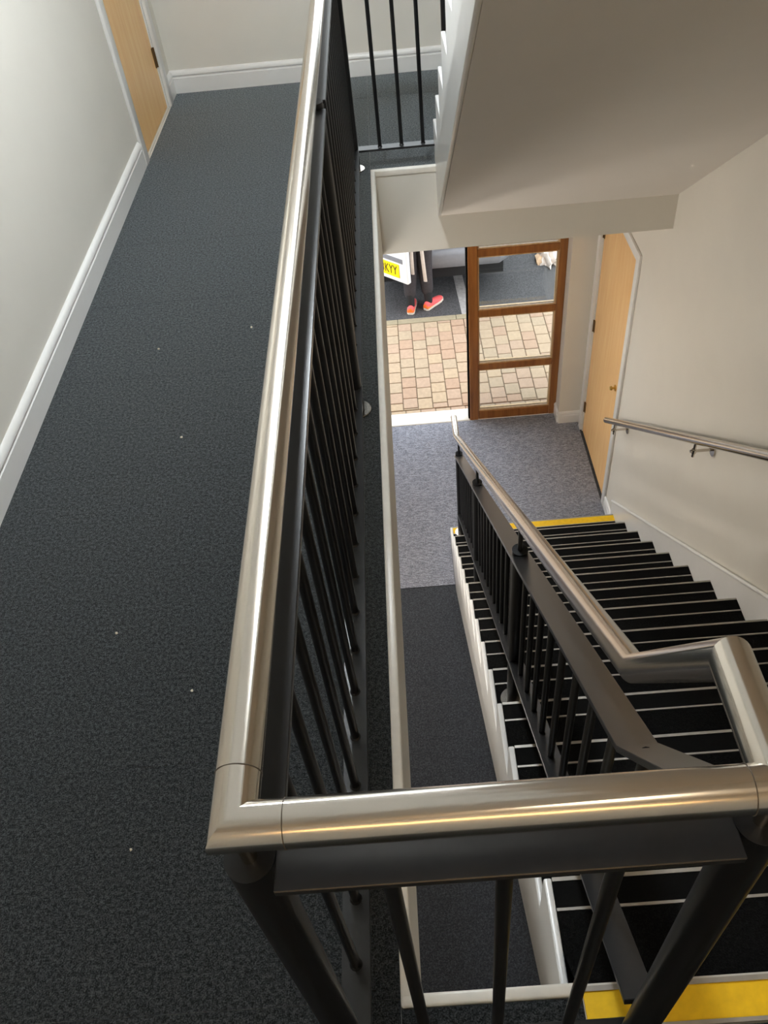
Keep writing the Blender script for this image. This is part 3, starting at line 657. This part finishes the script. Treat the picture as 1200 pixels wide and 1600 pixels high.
def shoe(ax, ay, ang):
    up = B(); sec = [(-0.055, 0.030, 0.070), (-0.04, 0.036, 0.088), (0.0, 0.038, 0.095), (0.05, 0.040, 0.085), (0.10, 0.045, 0.066), (0.15, 0.046, 0.054), (0.19, 0.038, 0.046), (0.212, 0.020, 0.036)]
    rings = []
    for y, w, h in sec:
        rings.append([up.verts.new((w * math.cos(a), y, 0.022 + (h - 0.022) * max(0, math.sin(a)))) for a in [math.pi * j / 8 for j in range(9)]])
    for a, c in zip(rings, rings[1:]):
        for j in range(8): up.faces.new((a[j], a[j + 1], c[j + 1], c[j]))
        up.faces.new((a[8], a[0], c[0], c[8]))
    up.faces.new(rings[0]); up.faces.new(rings[-1])
    T = Matrix.Translation((ax, ay, 0)) @ Matrix.Rotation(ang, 4, 'Z')
    o = obj('shoe', up, 'coral', per, smooth=60); o.data.transform(T); o['label'] = 'coral trainer with orange heel'
    so = B(); r1 = []; out_ = [(-0.062, 0.02), (-0.045, 0.038), (0.0, 0.041), (0.06, 0.043), (0.11, 0.049), (0.16, 0.048), (0.2, 0.038), (0.22, 0.018)]
    loop = [(w, y) for y, w in out_] + [(-w, y) for y, w in out_[::-1]]
    a = [so.verts.new((x, y, 0.0)) for x, y in loop]; c = [so.verts.new((x, y, 0.024)) for x, y in loop]; n = len(loop)
    so.faces.new(a[::-1]); so.faces.new(c)
    for j in range(n): so.faces.new((a[j], a[(j + 1) % n], c[(j + 1) % n], c[j]))
    s = obj('sole', so, 'sole', o); s.data.transform(T)
    he = B(); rr = []
    for y, w, h in ((-0.060, 0.026, 0.066), (-0.043, 0.0385, 0.072), (-0.005, 0.0405, 0.056), (0.03, 0.041, 0.035)):
        rr.append([he.verts.new((w * math.cos(q), y, 0.022 + (h - 0.022) * max(0, math.sin(q)))) for q in [math.pi * j / 8 for j in range(9)]])
    for p_, q_ in zip(rr, rr[1:]):
        for j in range(8):
            if 2 < j < 5 and p_ is not rr[0]: continue
            he.faces.new((p_[j], p_[j + 1], q_[j + 1], q_[j]))
    he.faces.new(rr[0]); h = obj('heel', he, 'orange', o, smooth=60); h.data.transform(T)
shoe(A_L[0], A_L[1] - 0.01, math.radians(-8)); shoe(A_R[0], A_R[1] - 0.01, math.radians(-42))

# crumpled pale form on the asphalt for an unidentified patch in the top pane
cl = B(); random.seed(3); n = 14
bmesh.ops.create_icosphere(cl, subdivisions=3, radius=1.0)
for v in cl.verts:
    d = v.co.normalized(); w = 1 + 0.22 * math.sin(d.x * 9 + d.y * 5) + 0.16 * math.sin(d.y * 13 - d.x * 4) + random.uniform(-0.06, 0.06)
    v.co = Vector((d.x * 0.10 * w, d.y * 0.24 * w, max(0, d.z) * 0.10 * w + 0.0))
ct = thing('cloth', 'crumpled cream and tan form set on the asphalt right of the van', 'cloth', loc=(1.80, 7.93, OUT - 0.006))
obj('cream_form', cl, 'pale', ct, smooth=50)
cl = B(); bmesh.ops.create_icosphere(cl, subdivisions=2, radius=1.0)
for v in cl.verts:
    d = v.co.normalized(); w = 1 + 0.25 * math.sin(d.x * 11 + d.y * 7); v.co = Vector((d.x * 0.05 * w - 0.09, d.y * 0.10 * w - 0.08, max(0, d.z) * 0.07 * w))
obj('tan_form', cl, 'tan', ct, smooth=50)

# crumbs on the landing carpet
random.seed(11)
for x, y, r, where in ((-0.40, 2.36, 0.005, 'farthest along, nearest the handrail'), (-0.74, 2.27, 0.005, 'on the far half, nearest the left skirting'),
                       (-0.578, 1.75, 0.005, 'alone halfway along the landing'), (-0.637, 0.981, 0.004, 'farther of the two before the near end'),
                       (-0.412, 0.789, 0.0042, 'just left of the near end of the long handrail'), (-0.49, 0.41, 0.0035, 'nearest the front, left of the rail corner')):
    m = B(); bmesh.ops.create_icosphere(m, subdivisions=1, radius=r)
    for v in m.verts: v.co *= random.uniform(0.7, 1.2); v.co.z *= 0.7
    o = obj('crumb', m, 'crumb', None, smooth=0); o.location = (x, y, r * 0.5)
    tag(o, 'pale crumb on the dark carpet, ' + where, 'crumb', 'crumbs on the landing carpet')
